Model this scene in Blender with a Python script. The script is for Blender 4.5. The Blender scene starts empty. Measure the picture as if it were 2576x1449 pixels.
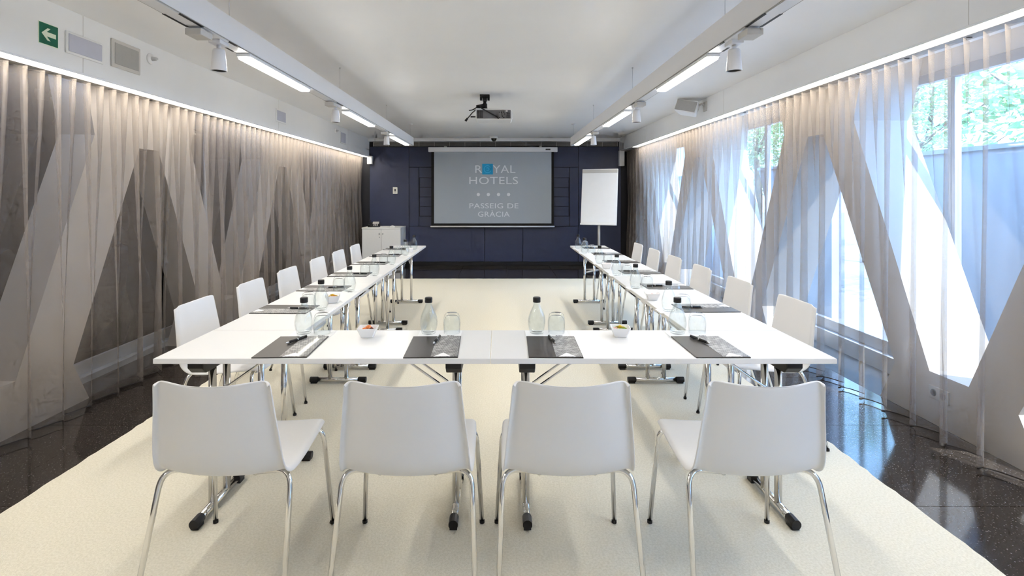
import bpy, bmesh, math, random
from mathutils import Vector, Matrix
random.seed(7)
PI = math.pi
S = bpy.context.scene
C = S.collection

# ------------------------------------------------------------------ camera
cam = bpy.data.cameras.new('camera'); camo = bpy.data.objects.new('camera', cam); C.objects.link(camo)
camo.location = (0, 0, 1.43); camo.rotation_euler = (PI/2, 0, 0)
cam.sensor_width = 36.0; cam.lens = 36.0*1330/2576
cam.shift_x = 0.0124; cam.shift_y = -0.0914
cam.clip_start = 0.05; cam.clip_end = 200
S.camera = camo

# ------------------------------------------------------------------ world, sun, exposure
W = bpy.data.worlds.new('sky'); S.world = W; W.use_nodes = True
wn = W.node_tree.nodes; wl = W.node_tree.links
bg = wn['Background']; bg.inputs['Color'].default_value = (0.31, 0.55, 1.0, 1); bg.inputs['Strength'].default_value = 8.3
sun = bpy.data.lights.new('sun', 'SUN'); suno = bpy.data.objects.new('sun', sun); C.objects.link(suno)
sun.energy = 7.5; sun.angle = 0.01; sun.color = (1, 0.97, 0.9)
suno.rotation_euler = Vector((-0.30, 0.50, -0.81)).to_track_quat('-Z', 'Y').to_euler()
S.view_settings.view_transform = 'Standard'
try: S.view_settings.look = 'None'
except Exception: pass
S.view_settings.exposure = 1.18; S.view_settings.gamma = 1.0
S.view_settings.use_curve_mapping = False
PANEL_L = 25.5      # radiance of the linear ceiling lamps
COVE_L = 13.0       # radiance of the cove strips
S.cycles.use_denoising = True
S.cycles.max_bounces = 7; S.cycles.diffuse_bounces = 4; S.cycles.glossy_bounces = 3
S.cycles.transmission_bounces = 4; S.cycles.transparent_max_bounces = 12
S.cycles.sample_clamp_indirect = 6.0
S.cycles.use_adaptive_sampling = True; S.cycles.adaptive_threshold = 0.09; S.cycles.adaptive_min_samples = 12
S.cycles.caustics_reflective = False; S.cycles.caustics_refractive = False

# ------------------------------------------------------------------ materials
M = {}
def mat(name, col, rough=0.5, metal=0.0, var=0.0, scale=30.0, bump=0.0, bscale=200.0, spec=0.5, trans=0.0, ior=1.45, coat=0.0, col2=None, detail=3):
    m = bpy.data.materials.new(name); m.use_nodes = True
    n = m.node_tree.nodes; l = m.node_tree.links; b = n['Principled BSDF']
    b.inputs['Base Color'].default_value = (*col, 1); b.inputs['Roughness'].default_value = rough
    b.inputs['Metallic'].default_value = metal; b.inputs['IOR'].default_value = ior
    b.inputs['Specular IOR Level'].default_value = spec; b.inputs['Transmission Weight'].default_value = trans
    b.inputs['Coat Weight'].default_value = coat
    tc = n.new('ShaderNodeTexCoord')
    if var > 0 or col2:
        t = n.new('ShaderNodeTexNoise'); t.inputs['Scale'].default_value = scale; t.inputs['Detail'].default_value = detail
        l.new(tc.outputs['Object'], t.inputs['Vector'])
        r = n.new('ShaderNodeValToRGB'); c2 = col2 or tuple(max(0, c*(1-var)) for c in col)
        r.color_ramp.elements[0].color = (*c2, 1); r.color_ramp.elements[1].color = (*col, 1)
        r.color_ramp.elements[0].position = 0.35; r.color_ramp.elements[1].position = 0.62
        l.new(t.outputs['Fac'], r.inputs['Fac']); l.new(r.outputs['Color'], b.inputs['Base Color'])
    if bump > 0:
        t = n.new('ShaderNodeTexNoise'); t.inputs['Scale'].default_value = bscale; t.inputs['Detail'].default_value = 2
        l.new(tc.outputs['Object'], t.inputs['Vector'])
        bp = n.new('ShaderNodeBump'); bp.inputs['Strength'].default_value = bump; bp.inputs['Distance'].default_value = 0.004
        l.new(t.outputs['Fac'], bp.inputs['Height']); l.new(bp.outputs['Normal'], b.inputs['Normal'])
    M[name] = m
    return m
def emit(name, col, strength):
    m = bpy.data.materials.new(name); m.use_nodes = True
    n = m.node_tree.nodes; l = m.node_tree.links
    n.remove(n['Principled BSDF']); e = n.new('ShaderNodeEmission')
    e.inputs['Color'].default_value = (*col, 1); e.inputs['Strength'].default_value = strength
    l.new(e.outputs[0], n['Material Output'].inputs['Surface']); M[name] = m
    return m
mat('ceiling_paint', (0.90, 0.895, 0.89), 0.42, var=0.02, scale=2)
mat('white_paint', (0.82, 0.82, 0.82), 0.5, var=0.02, scale=3)
mat('beam_white', (0.80, 0.80, 0.82), 0.35, var=0.01, scale=4)
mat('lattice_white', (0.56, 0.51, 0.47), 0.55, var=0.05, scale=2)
mat('navy', (0.046, 0.056, 0.112), 0.42, var=0.08, scale=3, bump=0.02, bscale=300)
mat('navy_edge', (0.012, 0.013, 0.02), 0.6, var=0.1, scale=5)
mat('black_base', (0.012, 0.012, 0.014), 0.35, var=0.1)
mat('dark_glass', (0.035, 0.03, 0.03), 0.06, spec=0.8, var=0.3, scale=1.2)
mat('granite_base', (0.02, 0.019, 0.02), 0.6, var=0.2)
g = mat('granite', (0.044, 0.036, 0.032), 0.10, spec=0.6, var=0.45, scale=90, detail=5)
def granite_specks(m):
    n = m.node_tree.nodes; l = m.node_tree.links; b = n['Principled BSDF']
    tc = n.new('ShaderNodeTexCoord'); v = n.new('ShaderNodeTexVoronoi'); v.inputs['Scale'].default_value = 75
    l.new(tc.outputs['Object'], v.inputs['Vector'])
    r = n.new('ShaderNodeValToRGB'); r.color_ramp.elements[0].position = 0.12; r.color_ramp.elements[1].position = 0.24
    r.color_ramp.elements[0].color = (0.22, 0.20, 0.21, 1); r.color_ramp.elements[1].color = (0, 0, 0, 1)
    l.new(v.outputs['Distance'], r.inputs['Fac'])
    src = b.inputs['Base Color'].links[0].from_socket
    mx = n.new('ShaderNodeMix'); mx.data_type = 'RGBA'; mx.blend_type = 'ADD'; mx.inputs['Factor'].default_value = 0.5
    l.new(src, mx.inputs['A']); l.new(r.outputs['Color'], mx.inputs['B']); l.new(mx.outputs['Result'], b.inputs['Base Color'])
granite_specks(g)
mat('rug_wool', (0.88, 0.82, 0.68), 0.95, spec=0.1, col2=(0.78, 0.72, 0.575), scale=110, detail=6, bump=0.7, bscale=420)
mat('table_white', (0.79, 0.78, 0.765), 0.28, var=0.01, scale=5)
mat('table_edge', (0.80, 0.76, 0.70), 0.4, var=0.02)
mat('chair_plastic', (0.77, 0.76, 0.755), 0.33, var=0.012, scale=6)
mat('chrome', (0.80, 0.79, 0.77), 0.10, metal=1.0, var=0.03, scale=20)
mat('steel', (0.62, 0.62, 0.62), 0.30, metal=1.0, var=0.05, scale=20)
mat('black_plastic', (0.012, 0.012, 0.014), 0.45, var=0.1)
mat('folder_black', (0.045, 0.040, 0.038), 0.36, var=0.1, scale=8, coat=0.2)
mat('bowl_white', (0.88, 0.88, 0.88), 0.15, var=0.01)
mat('paper', (0.90, 0.90, 0.90), 0.7, var=0.015, scale=10)
mat('print_grey', (0.07, 0.07, 0.08), 0.6, var=0.2)
def clear_glass():
    m = bpy.data.materials.new('bottle_glass'); m.use_nodes = True
    n = m.node_tree.nodes; l = m.node_tree.links; n.remove(n['Principled BSDF'])
    tp = n.new('ShaderNodeBsdfTransparent'); tp.inputs['Color'].default_value = (0.965, 0.98, 0.98, 1)
    gl = n.new('ShaderNodeBsdfGlossy'); gl.inputs['Roughness'].default_value = 0.0
    fr = n.new('ShaderNodeFresnel'); ge = n.new('ShaderNodeNewGeometry'); mr = n.new('ShaderNodeMapRange')
    mr.inputs['To Min'].default_value = 1.46; mr.inputs['To Max'].default_value = 1/1.46     # thin wall: same reflectance from both sides
    l.new(ge.outputs['Backfacing'], mr.inputs['Value']); l.new(mr.outputs[0], fr.inputs['IOR'])
    mx = n.new('ShaderNodeMixShader'); l.new(fr.outputs[0], mx.inputs[0])
    l.new(tp.outputs[0], mx.inputs[1]); l.new(gl.outputs[0], mx.inputs[2]); l.new(mx.outputs[0], n['Material Output'].inputs['Surface'])
    M['bottle_glass'] = m
clear_glass()
mat('projected_grey', (0.42, 0.46, 0.50), 0.75, var=0.02, scale=1.5)  # projector's light is put into this colour; the screen itself does not emit
mat('screen_black', (0.006, 0.006, 0.007), 0.7, var=0.1)
mat('screen_text', (0.80, 0.82, 0.84), 0.8, var=0.01)
mat('logo_blue', (0.02, 0.36, 0.66), 0.7, var=0.03)
mat('logo_blue_light', (0.06, 0.50, 0.82), 0.7, var=0.03)
mat('exit_green', (0.0, 0.13, 0.07), 0.45, var=0.03)
mat('exit_cream', (0.75, 0.82, 0.66), 0.5, var=0.02)
mat('diffuser_grey', (0.52, 0.53, 0.62), 0.35, var=0.04, scale=12)
mat('grille_grey', (0.40, 0.39, 0.37), 0.6, bump=0.3, bscale=500, var=0.03)
mat('warm_grey', (0.58, 0.56, 0.53), 0.5, var=0.02)
mat('cabinet_white', (0.90, 0.89, 0.86), 0.4, var=0.015)
mat('projector_grey', (0.16, 0.16, 0.17), 0.5, var=0.08, scale=10)
mat('projector_white', (0.72, 0.72, 0.72), 0.4, var=0.02)
mat('vent_grey', (0.20, 0.19, 0.18), 0.6, var=0.08)
mat('frame_metal', (0.50, 0.52, 0.56), 0.4, metal=0.3, var=0.03)
mat('hem_dark', (0.05, 0.045, 0.045), 0.8, var=0.1)
mat('terrace', (0.36, 0.35, 0.34), 0.9, var=0.12, scale=1.5)
mat('parapet', (0.29, 0.33, 0.39), 0.8, var=0.05, scale=2)  # white terrace wall, with its bluish shade put into the colour
mat('leaf', (0.10, 0.26, 0.07), 0.5, col2=(0.22, 0.40, 0.14), scale=1.5)
mat('bark', (0.10, 0.075, 0.05), 0.9, var=0.3, scale=8)
mat('ivory', (0.80, 0.78, 0.70), 0.4, var=0.02)
mat('smoke_dome', (0.03, 0.03, 0.035), 0.08, var=0.1)
for nm, c in (('orange', (0.75, 0.22, 0.05)), ('yellow', (0.85, 0.62, 0.05)), ('red', (0.5, 0.05, 0.03)), ('brown', (0.16, 0.07, 0.04)), ('green', (0.35, 0.50, 0.08)), ('pink', (0.80, 0.45, 0.40))):
    mat('sweet_'+nm, c, 0.35, var=0.15, scale=60)
emit('lamp_panel', (1.0, 0.965, 0.90), PANEL_L)
emit('cove_led', (1.0, 0.93, 0.80), COVE_L)
# printed half of the folders: a black and white picture
def photo_print():
    m = mat('folder_photo', (0.3, 0.3, 0.3), 0.4, coat=0.2)
    n = m.node_tree.nodes; l = m.node_tree.links; b = n['Principled BSDF']
    tc = n.new('ShaderNodeTexCoord'); v = n.new('ShaderNodeTexBrick')
    mp = n.new('ShaderNodeMapping'); mp.inputs['Rotation'].default_value = (0, 0, 0.5)
    l.new(tc.outputs['Object'], mp.inputs['Vector']); l.new(mp.outputs['Vector'], v.inputs['Vector'])
    v.inputs['Scale'].default_value = 34; v.inputs['Mortar Size'].default_value = 0.06
    v.inputs['Color1'].default_value = (0.02, 0.02, 0.02, 1); v.inputs['Color2'].default_value = (0.22, 0.21, 0.2, 1)
    v.inputs['Mortar'].default_value = (0.5, 0.49, 0.48, 1)
    t = n.new('ShaderNodeTexNoise'); t.inputs['Scale'].default_value = 45; t.inputs['Detail'].default_value = 4
    l.new(tc.outputs['Object'], t.inputs['Vector'])
    r = n.new('ShaderNodeValToRGB'); r.color_ramp.elements[0].position = 0.45; r.color_ramp.elements[1].position = 0.62
    r.color_ramp.elements[1].color = (0.55, 0.54, 0.53, 1); l.new(t.outputs['Fac'], r.inputs['Fac'])
    mx = n.new('ShaderNodeMix'); mx.data_type = 'RGBA'; mx.inputs['Factor'].default_value = 0.38
    l.new(v.outputs['Color'], mx.inputs['A']); l.new(r.outputs['Color'], mx.inputs['B']); l.new(mx.outputs['Result'], b.inputs['Base Color'])
photo_print()
def sheer(name, col, opacity):
    m = bpy.data.materials.new(name); m.use_nodes = True
    n = m.node_tree.nodes; l = m.node_tree.links; n.remove(n['Principled BSDF'])
    tc = n.new('ShaderNodeTexCoord'); t = n.new('ShaderNodeTexNoise'); t.inputs['Scale'].default_value = 6
    mp = n.new('ShaderNodeMapping'); mp.inputs['Scale'].default_value = (1, 3, 0.4)
    l.new(tc.outputs['Object'], mp.inputs['Vector']); l.new(mp.outputs['Vector'], t.inputs['Vector'])
    r = n.new('ShaderNodeValToRGB'); r.color_ramp.elements[0].color = (*[c*0.88 for c in col], 1); r.color_ramp.elements[1].color = (*col, 1)
    l.new(t.outputs['Fac'], r.inputs['Fac'])
    d = n.new('ShaderNodeBsdfDiffuse'); tl = n.new('ShaderNodeBsdfTranslucent'); tp = n.new('ShaderNodeBsdfTransparent')
    l.new(r.outputs['Color'], d.inputs['Color']); l.new(r.outputs['Color'], tl.inputs['Color'])
    m1 = n.new('ShaderNodeMixShader'); m1.inputs[0].default_value = 0.52
    l.new(d.outputs[0], m1.inputs[1]); l.new(tl.outputs[0], m1.inputs[2])
    m2 = n.new('ShaderNodeMixShader'); m2.inputs[0].default_value = opacity
    l.new(tp.outputs[0], m2.inputs[1]); l.new(m1.outputs[0], m2.inputs[2])
    l.new(m2.outputs[0], n['Material Output'].inputs['Surface']); M[name] = m
sheer('curtain_sheer', (0.46, 0.41, 0.375), 0.42)
def pane_mat():
    m = bpy.data.materials.new('window_pane'); m.use_nodes = True
    n = m.node_tree.nodes; l = m.node_tree.links; n.remove(n['Principled BSDF'])
    tp = n.new('ShaderNodeBsdfTransparent'); tp.inputs['Color'].default_value = (0.93, 0.97, 0.98, 1)
    gl = n.new('ShaderNodeBsdfGlossy'); gl.inputs['Roughness'].default_value = 0.02
    mx = n.new('ShaderNodeMixShader'); mx.inputs[0].default_value = 0.06
    l.new(tp.outputs[0], mx.inputs[1]); l.new(gl.outputs[0], mx.inputs[2]); l.new(mx.outputs[0], n['Material Output'].inputs['Surface'])
    M['window_pane'] = m
pane_mat()

# ------------------------------------------------------------------ helpers
def add_box(bm, x0, x1, y0, y1, z0, z1):
    v = [bm.verts.new(p) for p in ((x0,y0,z0),(x1,y0,z0),(x1,y1,z0),(x0,y1,z0),(x0,y0,z1),(x1,y0,z1),(x1,y1,z1),(x0,y1,z1))]
    for f in ((0,3,2,1),(4,5,6,7),(0,1,5,4),(1,2,6,5),(2,3,7,6),(3,0,4,7)): bm.faces.new([v[i] for i in f])
def add_prism(bm, pts, axis, a, b):
    """pts: 2D polygon; extruded along axis 'x' (pts = y,z), 'y' (x,z) or 'z' (x,y) from a to b"""
    def P(p, t): return {'x': (t, p[0], p[1]), 'y': (p[0], t, p[1]), 'z': (p[0], p[1], t)}[axis]
    A = [bm.verts.new(P(p, a)) for p in pts]; B = [bm.verts.new(P(p, b)) for p in pts]
    bm.faces.new(A); bm.faces.new(B[::-1])
    k = len(pts)
    for i in range(k): bm.faces.new((A[i], B[i], B[(i+1) % k], A[(i+1) % k]))
def add_tube(bm, pts, r, seg=10, cap=True):
    pts = [Vector(p) for p in pts]; rings = []
    rr = r if isinstance(r, (list, tuple)) else [r]*len(pts)
    prev = None
    for i, p in enumerate(pts):
        d = ((pts[i]-pts[i-1]).normalized() if i else Vector()) + ((pts[i+1]-pts[i]).normalized() if i < len(pts)-1 else Vector())
        d.normalize()
        if prev is None:
            u = d.orthogonal().normalized()
        else:
            u = (prev - d*prev.dot(d)).normalized()
        prev = u; w = d.cross(u)
        rings.append([bm.verts.new(p + (u*math.cos(2*PI*k/seg) + w*math.sin(2*PI*k/seg))*rr[i]) for k in range(seg)])
    for a, b in zip(rings, rings[1:]):
        for k in range(seg): bm.faces.new((a[k], a[(k+1) % seg], b[(k+1) % seg], b[k]))
    if cap: bm.faces.new(rings[0][::-1]); bm.faces.new(rings[-1])
def add_lathe(bm, prof, seg=24, cx=0, cy=0, mod=None, close=False):
    rings = []
    for r, z in prof:
        if r < 1e-6: rings.append([bm.verts.new((cx, cy, z))]*seg)
        else: rings.append([bm.verts.new((cx + r*(1+(mod(2*PI*k/seg, z) if mod else 0))*math.cos(2*PI*k/seg), cy + r*(1+(mod(2*PI*k/seg, z) if mod else 0))*math.sin(2*PI*k/seg), z)) for k in range(seg)])
    for a, b in zip(rings, rings[1:]):
        for k in range(seg):
            q = []
            for v in (a[k], a[(k+1) % seg], b[(k+1) % seg], b[k]):
                if v not in q: q.append(v)
            if len(q) > 2: bm.faces.new(q)
def arc(c, r, a0, a1, n, plane):
    """points of an arc; plane(u, v) -> 3D"""
    return [plane(c[0] + r*math.cos(a0+(a1-a0)*i/n), c[1] + r*math.sin(a0+(a1-a0)*i/n)) for i in range(n+1)]
def obj(name, bm, m, parent=None, smooth=False, bevel=0.0, loc=None, bseg=2):
    me = bpy.data.meshes.new(name)
    bmesh.ops.recalc_face_normals(bm, faces=bm.faces)
    bm.to_mesh(me); bm.free()
    me.materials.append(M[m])
    if smooth:
        for p in me.polygons: p.use_smooth = True
    o = bpy.data.objects.new(name, me); C.objects.link(o)
    if parent: o.parent = parent
    if loc: o.location = loc
    if bevel:
        b = o.modifiers.new('bevel', 'BEVEL'); b.width = bevel; b.segments = bseg; b.limit_method = 'ANGLE'
    return o
def box(name, x0, x1, y0, y1, z0, z1, m, parent=None, bevel=0.0):
    bm = bmesh.new(); add_box(bm, x0, x1, y0, y1, z0, z1); return obj(name, bm, m, parent, bevel=bevel)
def tube(name, pts, r, m, parent=None, seg=10):
    bm = bmesh.new(); add_tube(bm, pts, r, seg); return obj(name, bm, m, parent, smooth=True)
def lathe(name, prof, m, parent=None, seg=24, smooth=True, mod=None, loc=None):
    bm = bmesh.new(); add_lathe(bm, prof, seg, mod=mod); return obj(name, bm, m, parent, smooth=smooth, loc=loc)
def tag(o, label=None, cat=None, group=None, kind=None):
    if label: o['label'] = label
    if cat: o['category'] = cat
    if group: o['group'] = group
    if kind: o['kind'] = kind
    return o
def thing(name, label, cat, loc=(0,0,0), rotz=0, group=None):
    o = bpy.data.objects.new(name, None); C.objects.link(o); o.empty_display_size = 0.05
    o.location = loc; o.rotation_euler = (0, 0, rotz)
    return tag(o, label, cat, group)
def struct(name, bm, m, parent=None, bevel=0.0):
    o = obj(name, bm, m, parent, bevel=bevel)
    if not parent: o['kind'] = 'structure'
    return o
def sbox(name, *a, parent=None, bevel=0.0):
    bm = bmesh.new(); add_box(bm, *a[:6]); return struct(name, bm, a[6], parent, bevel)
def dup(root, loc, rotz=0, label=None, group=None):
    r = root.copy(); C.objects.link(r); r.location = loc; r.rotation_euler = (0, 0, rotz)
    if label: r['label'] = label
    if group: r['group'] = group
    for ch in list(root.children):
        c = ch.copy(); C.objects.link(c); c.parent = r
        for g_ in list(ch.children):
            d = g_.copy(); C.objects.link(d); d.parent = c
    return r
ORD = ['first', 'second', 'third', 'fourth', 'fifth', 'sixth']

# ------------------------------------------------------------------ the room
Y0, Y1 = -1.8, 10.72
CEIL = 2.56
# floor with tiles in view around the rug
fl = sbox('floor', -3.3, 3.3, Y0, 10.9, -0.10, -0.018, 'granite_base')
TS = 0.86
def tile_mesh(w, d):
    bm = bmesh.new(); add_box(bm, 0.0015, w-0.0015, 0.0015, d-0.0015, -0.02, -0.010)
    me = bpy.data.meshes.new('tile'); bmesh.ops.recalc_face_normals(bm, faces=bm.faces); bm.to_mesh(me); bm.free(); me.materials.append(M['granite']); return me
tm = tile_mesh(TS, TS)
xs = [-3.3 + 0.0 + TS*i for i in range(8)]
for i, x in enumerate(xs):
    for j in range(15):
        y = Y0 - 0.06 + TS*j
        if x > -2.2 and x+TS < 1.86 and y+TS < 8.9: continue
        if x + TS > 3.35 : continue
        t = bpy.data.objects.new('tile', tm); C.objects.link(t); t.parent = fl; t.location = (x, y, 0)
sbox('ceiling', -3.4, 3.27, Y0-0.2, 11.0, CEIL, CEIL+0.25, 'ceiling_paint')
sbox('wall_front', -3.3, 3.3, Y0-0.2, Y0, -0.1, CEIL, 'white_paint')

# back wall with its panels
wb = sbox('wall_back', -3.3, 3.3, Y1, Y1+0.18, -0.1, CEIL, 'navy_edge')
G = 0.004
def panel(name, x0, x1, z0, z1, d, m='navy'):
    return box(name, x0+G, x1-G, Y1-d, Y1+0.01, z0+G, z1-G, m, wb, bevel=0.003)
panel('panel', -2.62, -1.823, 0.069, 2.394, 0.040)
panel('panel', 1.598, 2.46, 0.069, 2.394, 0.040)
panel('panel', -1.823, 1.598, 1.979, 2.394, 0.046)
panel('panel', -1.823, -1.624, 0.787, 1.979, 0.036)
panel('panel', 1.42, 1.598, 0.787, 1.979, 0.036)
panel('panel', -1.624, 1.42, 1.767, 1.979, 0.036)
panel('panel', -1.624, 1.42, 0.787, 0.988, 0.036)
for k in range(4): panel('slat', -1.612, 1.408, 0.99+0.194*k, 0.99+0.194*(k+1), 0.020)
panel('panel', -1.823, -0.297, 0.069, 0.787, 0.044)
panel('panel', -0.297, 0.474, 0.069, 0.787, 0.044)
panel('panel', 0.474, 1.598, 0.069, 0.787, 0.044)
sbox('baseboard_back', -2.62, 2.46, Y1-0.035, Y1+0.0, -0.012, 0.066, 'black_base', bevel=0.003)
# air grille above the panels, white trim against the ceiling
vg = thing('air_grille', 'long grey slotted air grille above the navy wall', 'grille', (0, Y1-0.01, 2.40))
box('backing', -2.55, 2.40, -0.01, 0.008, 0.0, 0.09, 'vent_grey', vg)
for k in range(17): box('divider', -2.55+0.309*k-0.004, -2.55+0.309*k+0.004, -0.022, -0.01, 0.0, 0.09, 'warm_grey', vg)
for k in range(3): box('louvre', -2.55, 2.40, -0.018, -0.01, 0.012+0.03*k, 0.017+0.03*k, 'grille_grey', vg)
sbox('trim_1', -2.63, 2.42, Y1-0.10, Y1, 2.495, CEIL, 'white_paint', bevel=0.004)

# soffits over the curtains, with cove light strips and curtain rails
def soffit(name, sx, xf, xb, zb, yend, n, wherelab):
    x0, x1 = sorted((xf, xb))
    s = sbox(name, x0, x1, Y0, 10.70, zb+0.012, CEIL, 'white_paint', bevel=0.002)
    for y in ((0.4, 3.34, 6.3, 9.2) if sx < 0 else (-0.3, 2.725, 5.7, 8.7)):
        box('joint', xf-0.0012, xf+0.0012, y-0.0015, y+0.0015, zb+0.014, CEIL-0.004, 'warm_grey', s)
    a = thing('cove_light', 'warm white light strip running along the soffit above the '+wherelab, 'light strip', (xf, 0, zb))
    xi = sorted((sx*0.004, sx*0.030)); xo = sorted((sx*0.030, sx*0.075))
    box('profile', sx*0.001 if sx > 0 else sx*0.006, sx*0.006 if sx > 0 else sx*0.001, Y0+0.05, yend, 0.0, 0.012, 'beam_white', a)
    box('diffuser', min(sx*0.006, sx*0.072), max(sx*0.006, sx*0.072), Y0+0.05, yend, 0.001, 0.012, 'cove_led', a)
    r = thing('curtain_rail', 'slim grey curtain rail above the '+wherelab, 'curtain rail', (xf+sx*0.14, 0, zb))
    box('track', -0.045, 0.045, Y0+0.05, 10.6, -0.004, 0.012, 'grille_grey', r)
    for k in range(20): box('glider', -0.012, 0.012, 2.0+0.44*k-0.006, 2.0+0.44*k+0.006, -0.008, -0.004, 'black_plastic', r)
soffit('trim_2', -1, -2.63, -2.87, 2.183, 10.66, 0, 'taupe curtains opposite the windows')
soffit('trim_3', 1, 2.42, 2.70, 2.290, 9.64, 1, 'curtains at the windows')
box('end_block', -2.64, -2.55, 10.56, 10.68, 2.04, 2.20, 'white_paint', bpy.data.objects['trim_2'])
box('end_block', 2.40, 2.50, 10.56, 10.68, 2.00, 2.31, 'white_paint', bpy.data.objects['trim_3'])

# slanted lattice walls
def lattice(name, sx, xf, depth, yc, P, ztop, zvt, zvb, hA, hB, topA, botB, ystop, m):
    """xf inner face; diamonds between columns (half-width hA at the bottom, topA at the widest); lambda openings under each column"""
    xa, xb = sorted((xf, xf+sx*depth))
    w = sbox(name, xa, xb, Y0, 10.9, ztop-0.02, CEIL+0.2, m)
    k0, k1 = -3, 3
    H = P/2
    for k in range(k0, k1):
        c = yc + P*k
        if c - H > ystop: continue
        # top node: hexagonal head over the lambda
        wv = H - topA; wt = wv + 0.13
        pts = [(c-wt, ztop), (c-wv, zvt), (c-hB-0.02, zvt-0.06), (c+hB+0.02, zvt-0.06), (c+wv, zvt), (c+wt, ztop)]
        bm = bmesh.new(); add_prism(bm, pts, 'x', xa, xb); obj('column_head', bm, m, w)
        # bottom node of the diamond on the near side of this column
        cb = c - H
        wb_ = H - botB
        pts = [(cb-wb_, zvb), (cb-hA, zvb+0.04), (cb+hA, zvb+0.04), (cb+wb_, zvb), (cb+wb_+0.14, -0.012), (cb-wb_-0.14, -0.012)]
        bm = bmesh.new(); add_prism(bm, pts, 'x', xa, xb); obj('column_foot', bm, m, w)
        for s in (-1, 1):
            # leg from the head of column c to the foot at c + s*H
            cf = c + s*H
            pts = [(c+s*wv, zvt), (c+s*hB, zvt-0.06), (c+s*botB, zvb), (cf-s*hA, zvb+0.04)]
            bm = bmesh.new(); add_prism(bm, pts, 'x', xa, xb); obj('leg', bm, m, w)
    # solid end wall
    bm = bmesh.new(); add_box(bm, xa, xb, ystop, 10.9, -0.1, ztop); obj('end_panel', bm, m, w)
    return w
lattice('wall_left', -1, -2.90, 0.26, 4.38, 2.70, 2.45, 1.86, 0.27, 0.14, 0.12, 0.76, 0.78, 10.3, 'lattice_white')
lattice('wall_right', 1, 2.73, 0.44, 4.57, 2.71, 2.50, 2.00, 0.27, 0.14, 0.11, 0.86, 0.92, 9.75, 'lattice_white')
# glazing behind the lattices
def window(n, sx, xg, ya, yb, zs, zt, panem, mull=True):
    w = thing('window_%d' % n, None, None, (xg, ya, 0)); w['kind'] = 'structure'
    L = yb-ya
    a, b = -0.025, 0.025
    for nm, bx in (('frame_rail', (a, b, 0, L, zs-0.10, zs)), ('frame_rail', (a, b, 0, L, zt, zt+0.07)), ('frame_post', (a, b, 0, 0.03, zs, zt)), ('frame_post', (a, b, L-0.03, L, zs, zt))):
        box(nm, *bx, 'frame_metal', w, bevel=0.004)
    if mull: box('mullion', -0.02, 0.02, L*0.5-0.02, L*0.5+0.02, zs, zt, 'frame_metal', w, bevel=0.003)
    box('pane', -0.006, 0.006, 0.03, L-0.03, zs, zt, panem, w)
    if sx > 0: box('transom', -0.02, 0.02, 0, L, zt+0.07, CEIL, 'white_paint', w)
    box('sill', min(-sx*0.08, 0.02*sx), max(-sx*0.08, 0.02*sx), 0, L, zs-0.24, zs-0.10, 'frame_metal', w, bevel=0.004)
for k in range(5):
    window(1+k, 1, 3.22, -1.46+2.6*k+0.001, min(10.7, -1.46+2.6*(k+1)-0.001), 0.22, 2.26, 'window_pane', mull=False)
for k in range(5):
    window(6+k, -1, -3.24, -2.0+2.6*k+0.001, -2.0+2.6*(k+1)-0.001, 0.14, 2.30, 'dark_glass', mull=False)

# rug
def rug():
    bm = bmesh.new()
    x0, x1, y0, y1 = -2.235, 1.905, -1.5, 8.98
    ring = []
    def edge(a, b, n):
        for i in range(n):
            t = i/n; p = [a[0]+(b[0]-a[0])*t, a[1]+(b[1]-a[1])*t]
            ring.append((p[0]+random.uniform(-0.006, 0.006), p[1]+random.uniform(-0.005, 0.005)))
    edge((x0, y0), (x1, y0), 60); edge((x1, y0), (x1, y1), 220); edge((x1, y1), (x0, y1), 80); edge((x0, y1), (x0, y0), 220)
    add_prism(bm, ring, 'z', -0.0095, 0.0)
    return obj('rug', bm, 'rug_wool')
tag(rug(), 'large cream woven rug lying under the tables and chairs', 'rug')

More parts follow.
